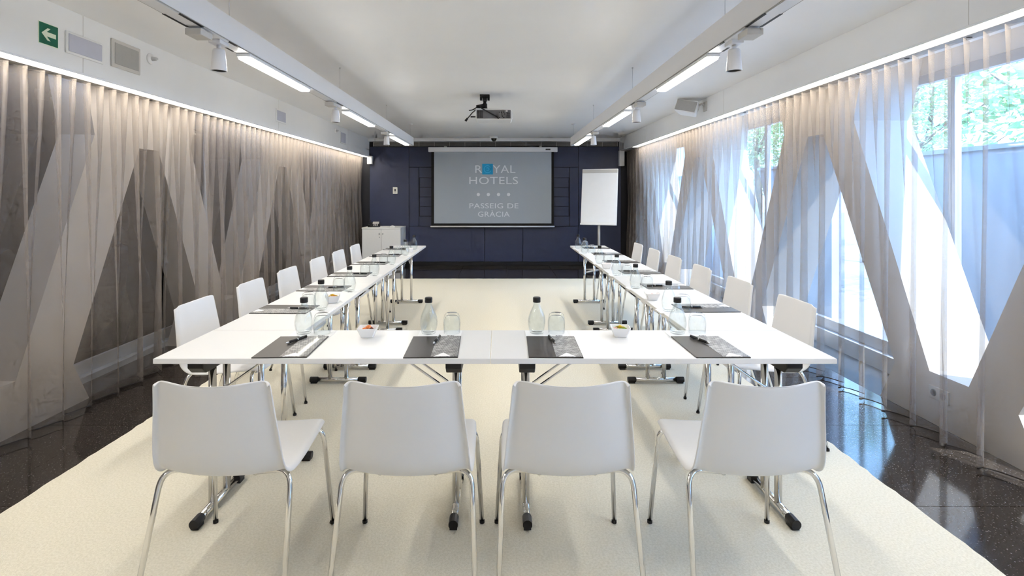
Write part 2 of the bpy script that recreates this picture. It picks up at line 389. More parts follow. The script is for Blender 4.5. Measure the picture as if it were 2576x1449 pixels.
# ------------------------------------------------------------------ sheer curtains
def curtain(name, label, x0, ya, yb, ztop, zbot, seed, pitch=0.118, gather=None):
    rnd = random.Random(seed)
    root = thing(name, label, 'curtain', (x0, 0, 0), group='sheer curtains')
    n = int((yb-ya)/0.0118); nz = 13
    ph2 = [rnd.uniform(0, 6.28) for _ in range(6)]
    def pt(y, s):       # s: 0 top .. 1 bottom
        t = (y-ya)/pitch
        wob = 0.10*math.sin(y*2.1+ph2[0]) + 0.07*math.sin(y*5.3+ph2[1])
        top = 0.044*math.sin(2*PI*t) + 0.010*math.sin(4*PI*t)
        tb = t*0.5 + wob*0.35 + 0.10*math.sin(y*1.3+ph2[2])
        amp = 0.060 + 0.012*math.sin(y*3.7+ph2[3])
        bot = amp*math.sin(2*PI*tb) + 0.014*math.sin(2*PI*t+ph2[4])
        w = s**0.75
        w = w*w*(3-2*w)
        x = top*(1-w) + bot*w + 0.007*s*math.sin(y*9+3*s+ph2[5])
        yy = y + (1-w)*0.030*math.sin(4*PI*t)*0.5 + w*0.045*math.sin(4*PI*tb)*0.7 + 0.012*w*math.sin(y*2.7+ph2[1])
        return x, yy
    bm = bmesh.new(); cols = []
    for i in range(n+1):
        y = ya + (yb-ya)*i/n; col = []
        for j in range(nz+1):
            s = j/nz; x, yy = pt(y, s)
            z = ztop + (zbot-ztop)*s + (0.006*math.sin(y*4+ph2[0]) if j == nz else 0)
            col.append(bm.verts.new((x, yy, z)))
        cols.append(col)
    for a, b in zip(cols, cols[1:]):
        for j in range(nz): bm.faces.new((a[j], b[j], b[j+1], a[j+1]))
    obj('fabric', bm, 'curtain_sheer', root, smooth=True)
    # weighted hem line
    bm = bmesh.new(); prev = None
    for i in range(n+1):
        y = ya + (yb-ya)*i/n; x, yy = pt(y, 1.0); z = zbot + 0.006*math.sin(y*4+ph2[0])
        q = (bm.verts.new((x, yy, z-0.004)), bm.verts.new((x, yy, z+0.003)))
        if prev: bm.faces.new((prev[0], q[0], q[1], prev[1]))
        prev = q
    obj('weighted_hem', bm, 'hem_dark', root, smooth=True)
    # stitched leading edge: several layers of cloth
    for y in (ya, yb):
        bm = bmesh.new(); prev = None
        for j in range(nz+1):
            s = j/nz; x, yy = pt(y, s); z = ztop + (zbot-ztop)*s
            q = (bm.verts.new((x-0.004, yy-0.014, z)), bm.verts.new((x+0.004, yy+0.014, z)))
            if prev: bm.faces.new((prev[0], q[0], q[1], prev[1]))
            prev = q
        obj('edge_seam', bm, 'curtain_sheer', root, smooth=True)
curtain('sheer_curtain', 'near taupe sheer curtain over the dark glass wall, below the exit sign', -2.77, Y0+0.1, 4.39, 2.173, 0.012, 3)
curtain('sheer_curtain', 'far taupe sheer curtain over the dark glass wall, ending at the white cabinet', -2.77, 4.47, 10.52, 2.173, 0.012, 5)
curtain('sheer_curtain', 'near sheer curtain hanging before the bright windows', 2.565, Y0+0.1, 5.45, 2.280, 0.012, 8)
curtain('sheer_curtain', 'far sheer curtain before the windows, ending behind the flipchart', 2.565, 5.53, 10.5, 2.280, 0.012, 11)

# ------------------------------------------------------------------ folding tables
TW, TT, TH = 0.465, 0.023, 0.74
def make_table(L, label, loc, rotz):
    """local: length along +x from 0..L, width along y -TW/2..TW/2"""
    t = thing('folding_table', label, 'table', loc, rotz, 'folding tables set in a U')
    bm = bmesh.new(); add_box(bm, 0.0015, L-0.0015, -TW/2, TW/2, TH-TT, TH); obj('tabletop', bm, 'table_white', t, bevel=0.002)
    bm = bmesh.new()
    add_box(bm, 0.001, L-0.001, -TW/2-0.0012, -TW/2, TH-TT+0.002, TH-0.002); add_box(bm, 0.001, L-0.001, TW/2, TW/2+0.0012, TH-TT+0.002, TH-0.002)
    obj('edge_band', bm, 'table_white', t)
    for x, s in ((0.158, 1), (L-0.158, -1)):
        fb = tube('foot_bar', [(x, -0.165, 0.026), (x, 0.165, 0.026)], 0.0175, 'chrome', t, 14)
        for e in (-1, 1):
            bm = bmesh.new()
            add_tube(bm, [(x, e*0.155, 0.026), (x, e*0.212, 0.026)], 0.0205, 12)
            add_box(bm, x-0.016, x+0.016, min(e*0.16, e*0.205), max(e*0.16, e*0.205), 0.0, 0.02)
            obj('foot_cap', bm, 'black_plastic', fb)
        for yy in (-0.062, 0.062):
            tube('post', [(x, yy, 0.03), (x, yy, TH-TT-0.045)], 0.0165, 'chrome', t, 14)
        bm = bmesh.new()
        add_prism(bm, [(-0.20, TH-TT), (0.20, TH-TT), (0.20, TH-TT-0.03), (0.17, TH-TT-0.058), (-0.17, TH-TT-0.058), (-0.20, TH-TT-0.03)], 'x', x-0.034, x+0.034)
        obj('hinge_block', bm, 'black_plastic', t, bevel=0.004)
        for yy in (-0.045, 0.045):
            tube('brace', [(x+s*0.0, yy, TH-0.22), (x+s*0.03, yy, TH-0.205), (x+s*0.27, yy, TH-TT-0.012), (x+s*0.31, yy, TH-TT-0.008)], 0.0055, 'chrome', t, 8)
    return t
make_table(1.418, 'white front table whose free corner points at the taupe curtains', (-1.456, 2.455, 0), 0)
make_table(1.458, 'white front table whose free corner points at the bright windows', (-0.038, 2.455, 0), 0)
SL = 1.478
for k in range(3):
    make_table(SL, '%s white side table back from the front row, curtain-wall side' % ORD[k], (-1.222, 2.692+SL*k, 0), PI/2)
for k in range(3):
    make_table(SL, '%s white side table back from the front row, window side' % ORD[k], (1.187, 2.692+SL*k, 0), PI/2)

# ------------------------------------------------------------------ chairs
def chair_shell():
    prof = [(0.232, 0.436, 0.440), (0.226, 0.456, 0.452), (0.205, 0.465, 0.460), (0.13, 0.461, 0.468), (0.04, 0.452, 0.472), (-0.05, 0.443, 0.474), (-0.12, 0.440, 0.472),
            (-0.165, 0.447, 0.468), (-0.193, 0.468, 0.462), (-0.206, 0.50, 0.456), (-0.216, 0.56, 0.445), (-0.226, 0.63, 0.430), (-0.236, 0.70, 0.414), (-0.246, 0.765, 0.403), (-0.250, 0.795, 0.398), (-0.256, 0.806, 0.394)]
    us = [-1, -0.975, -0.93, -0.8, -0.6, -0.4, -0.2, 0, 0.2, 0.4, 0.6, 0.8, 0.93, 0.975, 1]
    bm = bmesh.new(); rows = []
    for i, (y, z, w) in enumerate(prof):
        a = prof[max(0, i-1)]; b = prof[min(len(prof)-1, i+1)]
        ty, tz = b[0]-a[0], b[1]-a[1]; ln = math.hypot(ty, tz); ty /= ln; tz /= ln
        ny, nz = tz, -ty               # points to the front/upper... flipped below
        ny, nz = -tz, ty
        # (ny,nz) is the outer normal (down for the seat, backward for the back)
        outy, outz = (tz, -ty) if False else (ny, nz)
        if outz > 0.3 and i < 7: outy, outz = -outy, -outz
        if outy > 0 and i >= 7: outy, outz = -outy, -outz
        back = min(1, max(0, (i-6)/3.0))
        bulge = 0.012 + 0.040*back
        row = []
        for u in us:
            e = 1-abs(u)**2.2
            off = bulge*e
            lip = 0.0
            if abs(u) > 0.98: lip = 0.024
            elif abs(u) > 0.95: lip = 0.011
            d = off + lip*(0.6+0.4*back)
            rnd_ = (0.0, 0.0, 0.004, 0.026)[max(0, i-12)] if i >= 12 else (0.03 if i == 0 else (0.006 if i == 1 else 0))
            zz = z + outz*d - (rnd_*abs(u)**9 if i >= 12 else 0); yy = y + outy*d - (rnd_*abs(u)**9 if i < 2 else 0)
            row.append(bm.verts.new((u*w/2*(1-(0.03*abs(u)**9 if i == 15 else 0)), yy, zz)))
        rows.append(row)
    for a, b in zip(rows, rows[1:]):
        for k in range(len(us)-1): bm.faces.new((a[k], a[k+1], b[k+1], b[k]))
    return bm
def make_chair():
    t = thing('stacking_chair', 'white plastic chair', 'chair', (0, 0, 0), 0, 'white plastic chairs around the tables')
    o = obj('shell', chair_shell(), 'chair_plastic', t, smooth=True)
    s = o.modifiers.new('solid', 'SOLIDIFY'); s.thickness = 0.007; s.offset = 0
    s = o.modifiers.new('sub', 'SUBSURF'); s.levels = 1; s.render_levels = 2
    def leg(sx, ytop, foot):
        a = Vector((sx*0.10, ytop, 0.424)); b = Vector((sx*0.178, ytop, 0.432)); f = Vector(foot)
        kn = Vector((sx*0.232, ytop + (foot[1]-ytop)*0.10, 0.438))
        d2 = (f-kn).normalized()
        e = kn + d2*0.062
        pts = [a, b]
        for i in range(1, 8):
            q = i/8; pts.append(b*(1-q)**2 + kn*2*q*(1-q) + e*q*q)
        pts += [e, f]
        return tube('leg', pts, 0.0098, 'chrome', t, 10)
    for sx in (-1, 1):
        l1 = leg(sx, -0.155, (sx*0.252, -0.30, 0.006)); bm = bmesh.new(); add_tube(bm, [(sx*0.252, -0.30, 0.0), (sx*0.2517, -0.2993, 0.012)], 0.0112, 10); obj('glide', bm, 'black_plastic', l1)
        l2 = leg(sx, 0.170, (sx*0.255, 0.232, 0.006)); bm = bmesh.new(); add_tube(bm, [(sx*0.255, 0.232, 0.0), (sx*0.2549, 0.2319, 0.012)], 0.0112, 10); obj('glide', bm, 'black_plastic', l2)
    bm = bmesh.new()
    for sx in (-1, 1): add_tube(bm, [(sx*0.10, -0.165, 0.424), (sx*0.10, 0.18, 0.424)], 0.009, 8)
    obj('seat_frame', bm, 'chrome', t, smooth=True)
    return t
ch0 = make_chair()
FR = [(-0.98, 2.07), (-0.33, 2.07), (0.245, 2.07), (0.91, 2.07)]
frl = ['front-row white chair seen from behind, nearest the taupe curtains', 'front-row white chair seen from behind, second from the taupe curtains',
       'front-row white chair seen from behind, second from the windows', 'front-row white chair seen from behind, nearest the windows']
CZ = 0.0015
ch0.location = (FR[0][0], FR[0][1], CZ); ch0['label'] = frl[0]
for (x, y), lb in zip(FR[1:], frl[1:]): dup(ch0, (x, y, CZ), 0, lb)
LY = [3.165, 3.87, 4.54, 5.285, 5.97, 6.66]
RY = [3.20, 3.95, 4.68, 5.41, 6.12, 6.82]
for k, y in enumerate(LY): dup(ch0, (-1.555, y, CZ), -PI/2, '%s white chair back from the front row along the taupe curtain wall' % ORD[k])
for k, y in enumerate(RY): dup(ch0, (1.530, y, CZ), PI/2, '%s white chair back from the front row along the window wall' % ORD[k])

# ------------------------------------------------------------------ place settings
def make_folder():
    t = thing('folder', 'black folder', 'folder', group='folders laid at the places')
    bm = bmesh.new(); add_box(bm, -0.115, 0.115, -0.165, 0.165, 0, 0.0045); obj('cover', bm, 'folder_black', t, bevel=0.001)
    bm = bmesh.new()
    add_prism(bm, [(0.0, -0.160), (0.112, -0.160), (0.112, 0.162), (0.0, 0.162)], 'z', 0.0045, 0.0056); pp = obj('printed_sheet', bm, 'folder_photo', t)
    bm = bmesh.new(); add_prism(bm, [(0.012, -0.158), (0.085, -0.158), (0.05, -0.105)], 'z', 0.0056, 0.0059); obj('white_peak', bm, 'paper', pp)
    return t
def make_pen():
    t = thing('pen', 'black pen', 'pen', group='pens on the folders')
    tube('barrel', [(0, -0.055, 0.0062), (0, 0.0, 0.0062), (0, 0.058, 0.0062)], [0.0055, 0.0062, 0.0058], 'black_plastic', t, 10)
    tube('tip', [(0, -0.055, 0.0062), (0, -0.068, 0.0062), (0, -0.072, 0.0062)], [0.0055, 0.003, 0.001], 'steel', t, 10)
    tube('ring', [(0, -0.004, 0.0062), (0, 0.002, 0.0062)], 0.0066, 'steel', t, 10)
    bm = bmesh.new(); add_box(bm, -0.0018, 0.0018, 0.01, 0.060, 0.0128, 0.0145); add_box(bm, -0.0018, 0.0018, 0.056, 0.060, 0.010, 0.0145); obj('clip', bm, 'steel', t)
    return t
def make_coaster():
    t = thing('paper_coaster', 'white paper coaster', 'coaster', group='paper coasters under the glasses')
    box('sheet', -0.105, 0.105, -0.058, 0.058, 0, 0.0012, 'paper', t)
    for k in range(4): box('print_mark', 0.040+0.0085*k, 0.047+0.0085*k, -0.046, -0.034-0.003*(k % 2), 0.0012, 0.0015, 'print_grey', t)
    return t
def make_bottle():
    t = thing('water_bottle', 'clear glass bottle', 'bottle', group='water bottles on the tables')
    out = [(0.0, 0.001), (0.026, 0.0), (0.034, 0.004), (0.0385, 0.022), (0.0425, 0.045), (0.0425, 0.062), (0.039, 0.085), (0.032, 0.107), (0.023, 0.126), (0.0168, 0.140), (0.0152, 0.150), (0.0150, 0.160)]
    inn = [(0.0125, 0.160), (0.0127, 0.150), (0.0142, 0.141), (0.0200, 0.126), (0.0288, 0.107), (0.0358, 0.085), (0.0392, 0.062), (0.0392, 0.045), (0.0352, 0.022), (0.030, 0.012), (0.0, 0.010)]
    def mod(a, z):
        k = max(0, min(1, (z-0.01)/0.03))*max(0, min(1, (0.125-z)/0.04)); return 0.05*k*math.cos(5*a + z*22)
    bm = bmesh.new(); add_lathe(bm, out+inn, 30, mod=mod); obj('glass_body', bm, 'bottle_glass', t, smooth=True)
    lathe('cap', [(0, 0.154), (0.0182, 0.154), (0.0188, 0.157), (0.0188, 0.176), (0.017, 0.179), (0, 0.179)], 'black_plastic', t, 18, smooth=False)
    return t
def make_tumbler():
    t = thing('tumbler', 'upturned clear tumbler', 'glass', group='upturned tumblers on the tables')
    prof = [(0.0385, 0.0), (0.0400, 0.0), (0.0420, 0.03), (0.0425, 0.052), (0.0405, 0.075), (0.035, 0.092), (0.027, 0.0985), (0, 0.0975), ]
    inn = [(0, 0.0845), (0.026, 0.0845), (0.0335, 0.078), (0.0385, 0.066), (0.0408, 0.052), (0.0404, 0.03), (0.0385, 0.0)]
    bm = bmesh.new(); add_lathe(bm, prof, 28); add_lathe(bm, inn, 28)
    bmesh.ops.remove_doubles(bm, verts=bm.verts, dist=1e-5)
    obj('glass_body', bm, 'bottle_glass', t, smooth=True)
    return t
protos = {'folder': make_folder(), 'pen': make_pen(), 'coaster': make_coaster(), 'bottle': make_bottle(), 'tumbler': make_tumbler()}
used = set()
def put(kind, loc, rotz, label):
    if kind in used: return dup(protos[kind], loc, rotz, label)
    used.add(kind); o = protos[kind]; o.location = loc; o.rotation_euler = (0, 0, rotz); o['label'] = label; return o
T = TH
fplace = ['by the chair nearest the taupe curtains', 'curtain side of the seam', 'window side of the seam', 'by the chair nearest the windows']
FX = [-0.935, -0.295, 0.243, 0.945]
FPEN = [(-0.945, 2.475, -0.40), (-0.292, 2.475, -0.12), (0.247, 2.475, 0.16), (0.935, 2.475, 0.34)]
FBOT = [(-0.967, 2.618), (-0.350, 2.618), (0.186, 2.625), (0.882, 2.618)]
FGLA = [(-0.880, 2.635), (-0.236, 2.640), (0.284, 2.640), (0.985, 2.640)]
for k in range(4):
    put('folder', (FX[k], 2.392, T), (0.04, 0.03, -0.02, -0.0)[k], 'black folder with printed half on the front table, '+fplace[k])
    put('pen', (FPEN[k][0], FPEN[k][1], T+0.0056), FPEN[k][2], 'black pen lying on the front-table folder '+fplace[k])
    put('coaster', ((FBOT[k][0]+FGLA[k][0])/2, 2.617, T), 0, 'white printed coaster on the front table, '+fplace[k])
    put('bottle', (FBOT[k][0], FBOT[k][1], T+0.0012), 0.3*k, 'black-capped clear water bottle on the front table, '+fplace[k])
    put('tumbler', (FGLA[k][0], FGLA[k][1]-0.008, T+0.0012), 0, 'upturned clear tumbler on the front table, '+fplace[k])
LB = [3.16, 3.76, 4.50, 5.22, 5.98, 6.60]
RB = [3.12, 3.88, 4.50, 5.27, 6.20, 6.70]
rnd = random.Random(4)
for side, ys, bs, sx, xo, xbt, lab in ((-1, LY, LB, 1, -1.280, -1.065, 'curtain-side'), (1, RY, RB, -1, 1.245, 1.0, 'window-side')):
    for k, y in enumerate(ys):
        at = 'at the %s place back along the %s tables' % (ORD[k], lab)
        rz = -PI/2 if side < 0 else PI/2
        put('folder', (xo, y, T), rz + rnd.uniform(-0.04, 0.04), 'black folder with printed half '+at)
        px = xo + sx*0.085
        put('pen', (px, y+rnd.uniform(-0.01, 0.02), T+0.0056), rz + rnd.uniform(-0.25, 0.25), 'black pen on the folder '+at)
        b = bs[k]
        gx, gy = xbt - sx*0.085, b + (0.03 if side < 0 else 0.0)
        put('coaster', ((xbt+gx)/2 if k else xbt-sx*0.04, b+0.005, T), 0, 'white printed coaster '+at)
        put('bottle', (xbt, b, T+0.0012), rnd.uniform(0, 2), 'black-capped clear water bottle '+at)
        put('tumbler', (gx, gy, T+0.0012), 0, 'upturned clear tumbler '+at)

# bowls with sweets
def sweet_mesh(nm, kind):
    bm = bmesh.new(); add_lathe(bm, [(0, -0.0085), (0.006, -0.0065), (0.010, 0.0), (0.006, 0.0065), (0, 0.0085)], 10)
    add_lathe(bm, [(0.009, -0.0015), (0.0155, -0.0008), (0.0155, 0.0008), (0.009, 0.0015)], 10)
    me = bpy.data.meshes.new('sweet'); bmesh.ops.recalc_face_normals(bm, faces=bm.faces); bm.to_mesh(me); bm.free(); me.materials.append(M['sweet_'+kind])
    return me
SM = {k: sweet_mesh('sweet', k) for k in ('orange', 'yellow', 'red', 'brown', 'green', 'pink')}
def make_bowl():
    t = thing('square_bowl', 'bowl', 'bowl', group='square bowls of sweets')
    bm = bmesh.new()
    def sq(h, z, c): 
        return [bm.verts.new(p) for p in ((-h+c, -h, z), (h-c, -h, z), (h, -h+c, z), (h, h-c, z), (h-c, h, z), (-h+c, h, z), (-h, h-c, z), (-h, -h+c, z))]
    R = [sq(0.026, 0.0, 0.006), sq(0.030, 0.003, 0.006), sq(0.044, 0.040, 0.005), sq(0.0465, 0.047, 0.005), sq(0.0435, 0.047, 0.005), sq(0.040, 0.040, 0.005), sq(0.027, 0.007, 0.005)]
    bm.faces.new(R[0][::-1])
    for a, b in zip(R, R[1:]):
        for k in range(8): bm.faces.new((a[k], a[(k+1) % 8], b[(k+1) % 8], b[k]))
    bm.faces.new(R[-1])
    obj('bowl_body', bm, 'bowl_white', t, smooth=False)
    bm = bmesh.new(); add_box(bm, -0.022, 0.022, -0.022, 0.022, -0.0005, 0.0015); obj('foot_ring', bm, 'bowl_white', t)
    return t
bw = make_bowl()
BOWLS = [(-0.637, 2.565, 0.05, 'square white bowl of orange and brown sweets on the front table', ['orange', 'orange', 'brown', 'red', 'orange', 'brown', 'yellow', 'orange'], 'bowl on the front table nearer the curtains'),
         (0.588, 2.575, -0.10, 'square white bowl of green and yellow sweets on the front table', ['yellow', 'green', 'green', 'yellow', 'pink', 'green', 'green', 'yellow'], 'bowl on the front table nearer the windows'),
         (-1.065, 3.38, 0.3, 'square white bowl of yellow sweets on the first curtain-side table', ['yellow', 'yellow', 'orange', 'yellow', 'yellow', 'orange', 'pink', 'pink'], 'bowl on the first curtain-side table'),
         (1.0, 3.46, -0.1, 'square white bowl on the first window-side table, its sweets barely showing', ['pink', 'pink', 'yellow', 'pink'], 'bowl on the first window-side table'),
         (1.0, 4.93, -0.2, 'square white bowl of orange sweets on the second window-side table', ['orange', 'pink', 'orange', 'orange', 'pink'], 'bowl on the second window-side table'),
         (-1.07, 6.32, 0.1, 'square white bowl of green sweets on the far curtain-side table', ['green', 'yellow', 'green', 'yellow'], 'bowl on the far curtain-side table')]
first = True
for x, y, rz, lb, sw, where in BOWLS:
    if first: bw.location = (x, y, T); bw.rotation_euler = (0, 0, rz); bw['label'] = lb; first = False
    else: dup(bw, (x, y, T), rz, lb)
    for i, kd in enumerate(sw):
        o = bpy.data.objects.new('sweet', SM[kd]); C.objects.link(o)
        a = i*2.4; r = 0.0 if i == 0 else 0.019
        zz = 0.036 if i else 0.046
        if len(sw) < 6: zz -= 0.012
        o.location = (x + r*math.cos(a), y + r*math.sin(a), T+zz); o.rotation_euler = (random.uniform(-0.6, 0.6), random.uniform(-0.6, 0.6), a)
        tag(o, 'small %s sweet in the white %s' % (kd, where), 'sweet', 'sweets in the '+where+' '+kd)

# ------------------------------------------------------------------ projection screen
scr = thing('projection_screen', 'projection screen with projected grey picture and hotel lettering hanging before the navy wall', 'projection screen', (0, 10.52, 0))
k_ = 10.52/1330
def SX(px): return (px-1256)*k_
def SZ(py): return 1.43-(py-489)*k_
bm = bmesh.new(); add_box(bm, SX(1078), SX(1402), -0.045, 0.045, SZ(382.5), SZ(370.5)); cs = obj('casing', bm, 'beam_white', scr, bevel=0.008)
bm = bmesh.new(); add_box(bm, SX(1372), SX(1384), -0.047, -0.044, SZ(378.5), SZ(374.5)); obj('maker_plate', bm, 'print_grey', cs)
box('border', SX(1085), SX(1393), -0.004, 0.0, SZ(569), SZ(382), 'screen_black', scr)
box('picture', SX(1092), SX(1387), -0.0065, -0.004, SZ(562), SZ(382.6), 'projected_grey', scr)
bm = bmesh.new(); add_tube(bm, [(SX(1083), 0, SZ(570)), (SX(1395), 0, SZ(570))], 0.016, 12); obj('bottom_bar', bm, 'beam_white', scr, smooth=True)
for px in (1120, 1360):
    box('bracket', SX(px)-0.02, SX(px)+0.02, -0.02, 0.162, SZ(370.5), SZ(367.5), 'warm_grey', scr)
def text_mesh(name, s, xl, xr, zb, zt, m, parent, y):
    cu = bpy.data.curves.new(name, 'FONT'); cu.body = s; cu.size = 1.0; cu.resolution_u = 4; cu.space_character = 1.05
    o = bpy.data.objects.new(name, cu); C.objects.link(o)
    bpy.context.view_layer.update()
    me = bpy.data.meshes.new_from_object(o.evaluated_get(bpy.context.evaluated_depsgraph_get()))
    bpy.data.objects.remove(o)
    X = [v.co.x for v in me.vertices]; Yc = [v.co.y for v in me.vertices]
    a, b, c, d = min(X), max(X), 0.0, 0.0
    # cap height taken from the letter H size
    cap = CAPH
    for v in me.vertices:
        x = xl + (v.co.x-a)/(b-a)*(xr-xl); z = zb + v.co.y/cap*(zt-zb)
        v.co = (x, y, z)
    me.materials.append(M[m])
    q = bpy.data.objects.new(name, me); C.objects.link(q); q.parent = parent
    return q
def cap_height():
    cu = bpy.data.curves.new('t', 'FONT'); cu.body = 'H'; o = bpy.data.objects.new('t', cu); C.objects.link(o); bpy.context.view_layer.update()
    me = bpy.data.meshes.new_from_object(o.evaluated_get(bpy.context.evaluated_depsgraph_get())); h = max(v.co.y for v in me.vertices)
    bpy.data.objects.remove(o); bpy.data.meshes.remove(me); return h
CAPH = cap_height()
ty = -0.0072
text_mesh('lettering', 'R', SX(1195.5), SX(1213), SZ(435), SZ(416), 'screen_text', scr, ty)
text_mesh('lettering', 'YAL', SX(1239.5), SX(1296.5), SZ(435), SZ(416), 'screen_text', scr, ty)
text_mesh('lettering', 'HOTELS', SX(1180.5), SX(1303), SZ(463), SZ(445), 'screen_text', scr, ty)
text_mesh('lettering', 'PASSEIG DE', SX(1181), SX(1304), SZ(524), SZ(511.5), 'screen_text', scr, ty)
text_mesh('lettering', 'GRÀCIA', SX(1202.5), SX(1282), SZ(545), SZ(532.5), 'screen_text', scr, ty)
for px in (1203.3, 1228.5, 1254, 1279.3):
    bm = bmesh.new(); add_prism(bm, [(SX(px)+0.033*math.cos(2*PI*i/16), SZ(489.3)+0.033*math.sin(2*PI*i/16)) for i in range(16)], 'y', ty, -0.0066); obj('dot', bm, 'screen_text', scr)
lg = box('logo_square', SX(1213), SX(1240), ty, -0.0066, SZ(439), SZ(412), 'logo_blue', scr)
bm = bmesh.new()
cx, cz = SX(1226.5), SZ(425.5)
def ringseg(bm, r0, r1, a0, a1, n=18):
    pts = [(cx+r1*math.cos(a0+(a1-a0)*i/n), cz+r1*math.sin(a0+(a1-a0)*i/n)) for i in range(n+1)] + [(cx+r0*math.cos(a1-(a1-a0)*i/n), cz+r0*math.sin(a1-(a1-a0)*i/n)) for i in range(n+1)]
    add_prism(bm, pts, 'y', ty-0.0008, ty)
ringseg(bm, 0.062, 0.078, 0.5, 2*PI-0.5); ringseg(bm, 0.022, 0.036, -2.4, 2.4)
obj('logo_swirl', bm, 'logo_blue_light', lg)

# ------------------------------------------------------------------ ceiling beams with lamps
def beam(xc, sgn, wall):
    b = thing('track_beam', 'white lighting beam hung on wires from the ceiling, nearer the '+wall, 'lighting beam', (xc, 0, 2.212), group='hanging lighting beams')
    box('body', -0.040, 0.040, Y0+0.3, 8.52, 0.006, 0.133, 'beam_white', b, bevel=0.002)
    box('track_channel', -0.034, 0.034, Y0+0.3, 8.515, 0.0, 0.006, 'beam_white', b)
    box('end_cap', -0.041, 0.041, 8.52, 8.526, -0.002, 0.135, 'warm_grey', b)
    for s in (-1, 1): box('shadow_line', s*0.0395-0.0012, s*0.0395+0.0012, Y0+0.3, 8.51, 0.002, 0.0055, 'grille_grey', b)
    for y in (2.38, 2.80, 4.60, 6.70): 
        bm = bmesh.new()
        for s in (-1, 1): add_box(bm, s*0.0345-0.006, s*0.0345+0.006, y-0.09, y+0.09, -0.0015, 0.004)
        obj('slot_cover', bm, 'black_plastic', b)
    for y in (0.9, 2.78, 4.71, 6.67, 8.46):
        w = tube('wire', [(0, y, 0.15), (0, y, CEIL-2.212-0.003)], 0.0016, 'steel', b, 6)
        tube('ferrule', [(0, y, 0.133), (0, y, 0.158)], [0.007, 0.004], 'steel', w, 8)
        tube('ceiling_cup', [(0, y, CEIL-2.212-0.014), (0, y, CEIL-2.212)], 0.006 if y < 8 else 0.034, 'steel' if y < 8 else 'beam_white', w, 12)
    n = 0
    for ya, yb, nm in ((0.9, 1.9, 'above the front chairs'), (2.93, 3.88, 'nearest one'), (4.88, 5.90, 'middle one'), (7.0, 8.12, 'farthest one')):
        if yb < 2:
            t = thing('linear_lamp', 'long glowing lamp under the beam nearer the %s, %s' % (wall, nm), 'lamp', (xc, ya, 2.212), group='linear lamps under the beams')
        else:
            t = thing('linear_lamp', 'long glowing lamp under the beam nearer the %s, %s' % (wall, nm), 'lamp', (xc, ya, 2.212), group='linear lamps under the beams')
        L = yb-ya
        box('housing', -0.038, 0.038, 0, L, -0.018, 0.0, 'beam_white', t, bevel=0.003)
        bm = bmesh.new()
        add_prism(bm, [(-0.034, -0.018), (-0.030, -0.030), (0.030, -0.030), (0.034, -0.018)], 'y', 0.012, L-0.012); obj('diffuser', bm, 'lamp_panel', t)
    for y, nm in ((2.70, 'nearest one'), (4.62, 'middle one'), (6.72, 'farthest one')):
        t = thing('track_spotlight', 'small white unlit spotlight under the beam nearer the %s, %s' % (wall, nm), 'spotlight', (xc+sgn*0.012, y, 2.212), group='spotlights under the beams')
        box('adapter', -0.030, 0.030, -0.045, 0.045, -0.020, 0.0, 'beam_white', t, bevel=0.003)
        bm = bmesh.new(); add_tube(bm, [(0, 0, -0.02), (0, 0, -0.042)], 0.011, 10); add_tube(bm, [(0.020, 0, -0.045), (0.020, 0, -0.075)], 0.004, 8); obj('stem', bm, 'beam_white', t, smooth=True)
        h = lathe('head', [(0.0, -0.040), (0.026, -0.042), (0.030, -0.050), (0.0385, -0.150), (0.0375, -0.153), (0.035, -0.150), (0.033, -0.13)], 'beam_white', t, 28)
        lathe('baffle', [(0.0352, -0.149), (0.030, -0.142), (0.0, -0.140)], 'black_plastic', h, 28)
    for y, nm in ((2.50, 'nearest one'), (4.46, 'middle one'), (6.55, 'farthest one')):
        t = thing('track_adapter', 'small white connector box under the beam nearer the %s, %s' % (wall, nm), 'connector', (xc-sgn*0.0, y, 2.212), group='connector boxes under the beams')
        box('block', -0.038, 0.038, -0.05, 0.05, -0.040, -0.010, 'warm_grey', t, bevel=0.003)
        box('neck', -0.020, 0.020, -0.02, 0.02, -0.010, 0.0, 'beam_white', t)
beam(-1.42, -1, 'taupe curtains')
beam(1.187, 1, 'windows')

# ------------------------------------------------------------------ projector
pj = thing('projector', 'grey and white projector on a black ceiling mount with dangling cables', 'projector', (-0.165, 6.02, 0))
pj.rotation_euler = (0, 0, 0)
bm = bmesh.new(); add_box(bm, -0.055, 0.055, -0.055, 0.055, 2.535, CEIL); add_box(bm, -0.055, -0.03, -0.03, 0.03, 2.50, 2.535); add_box(bm, 0.03, 0.055, -0.03, 0.03, 2.50, 2.535); add_box(bm, -0.025, 0.025, -0.03, 0.03, 2.49, 2.535)
mt = obj('ceiling_mount', bm, 'black_plastic', pj, bevel=0.004)
tube('mount_neck', [(0, 0, 2.50), (0, 0, 2.47), (0, 0, 2.455), (0.0, 0, 2.435), (0.0, 0, 2.41)], [0.018, 0.018, 0.028, 0.026, 0.03], 'black_plastic', mt)
bm = bmesh.new(); add_prism(bm, [(-0.10, 2.395), (0.30, 2.375), (0.312, 2.36), (0.312, 2.285), (0.30, 2.262), (-0.085, 2.262), (-0.10, 2.28)], 'y', -0.13, 0.16)
bd = obj('body', bm, 'projector_white', pj, bevel=0.012)
box('back_panel', -0.088, 0.292, -0.136, -0.129, 2.275, 2.37, 'projector_grey', bd, bevel=0.003)
bm = bmesh.new()
for k in range(6): add_box(bm, -0.085+0.012*k, -0.079+0.012*k, -0.139, -0.134, 2.28, 2.365)
obj('vent_slats', bm, 'black_plastic', bd)
bm = bmesh.new()
for k in range(5): add_box(bm, 0.245, 0.283, -0.139, -0.134, 2.285+0.012*k, 2.290+0.012*k)
obj('fan_vent', bm, 'black_base', bd)
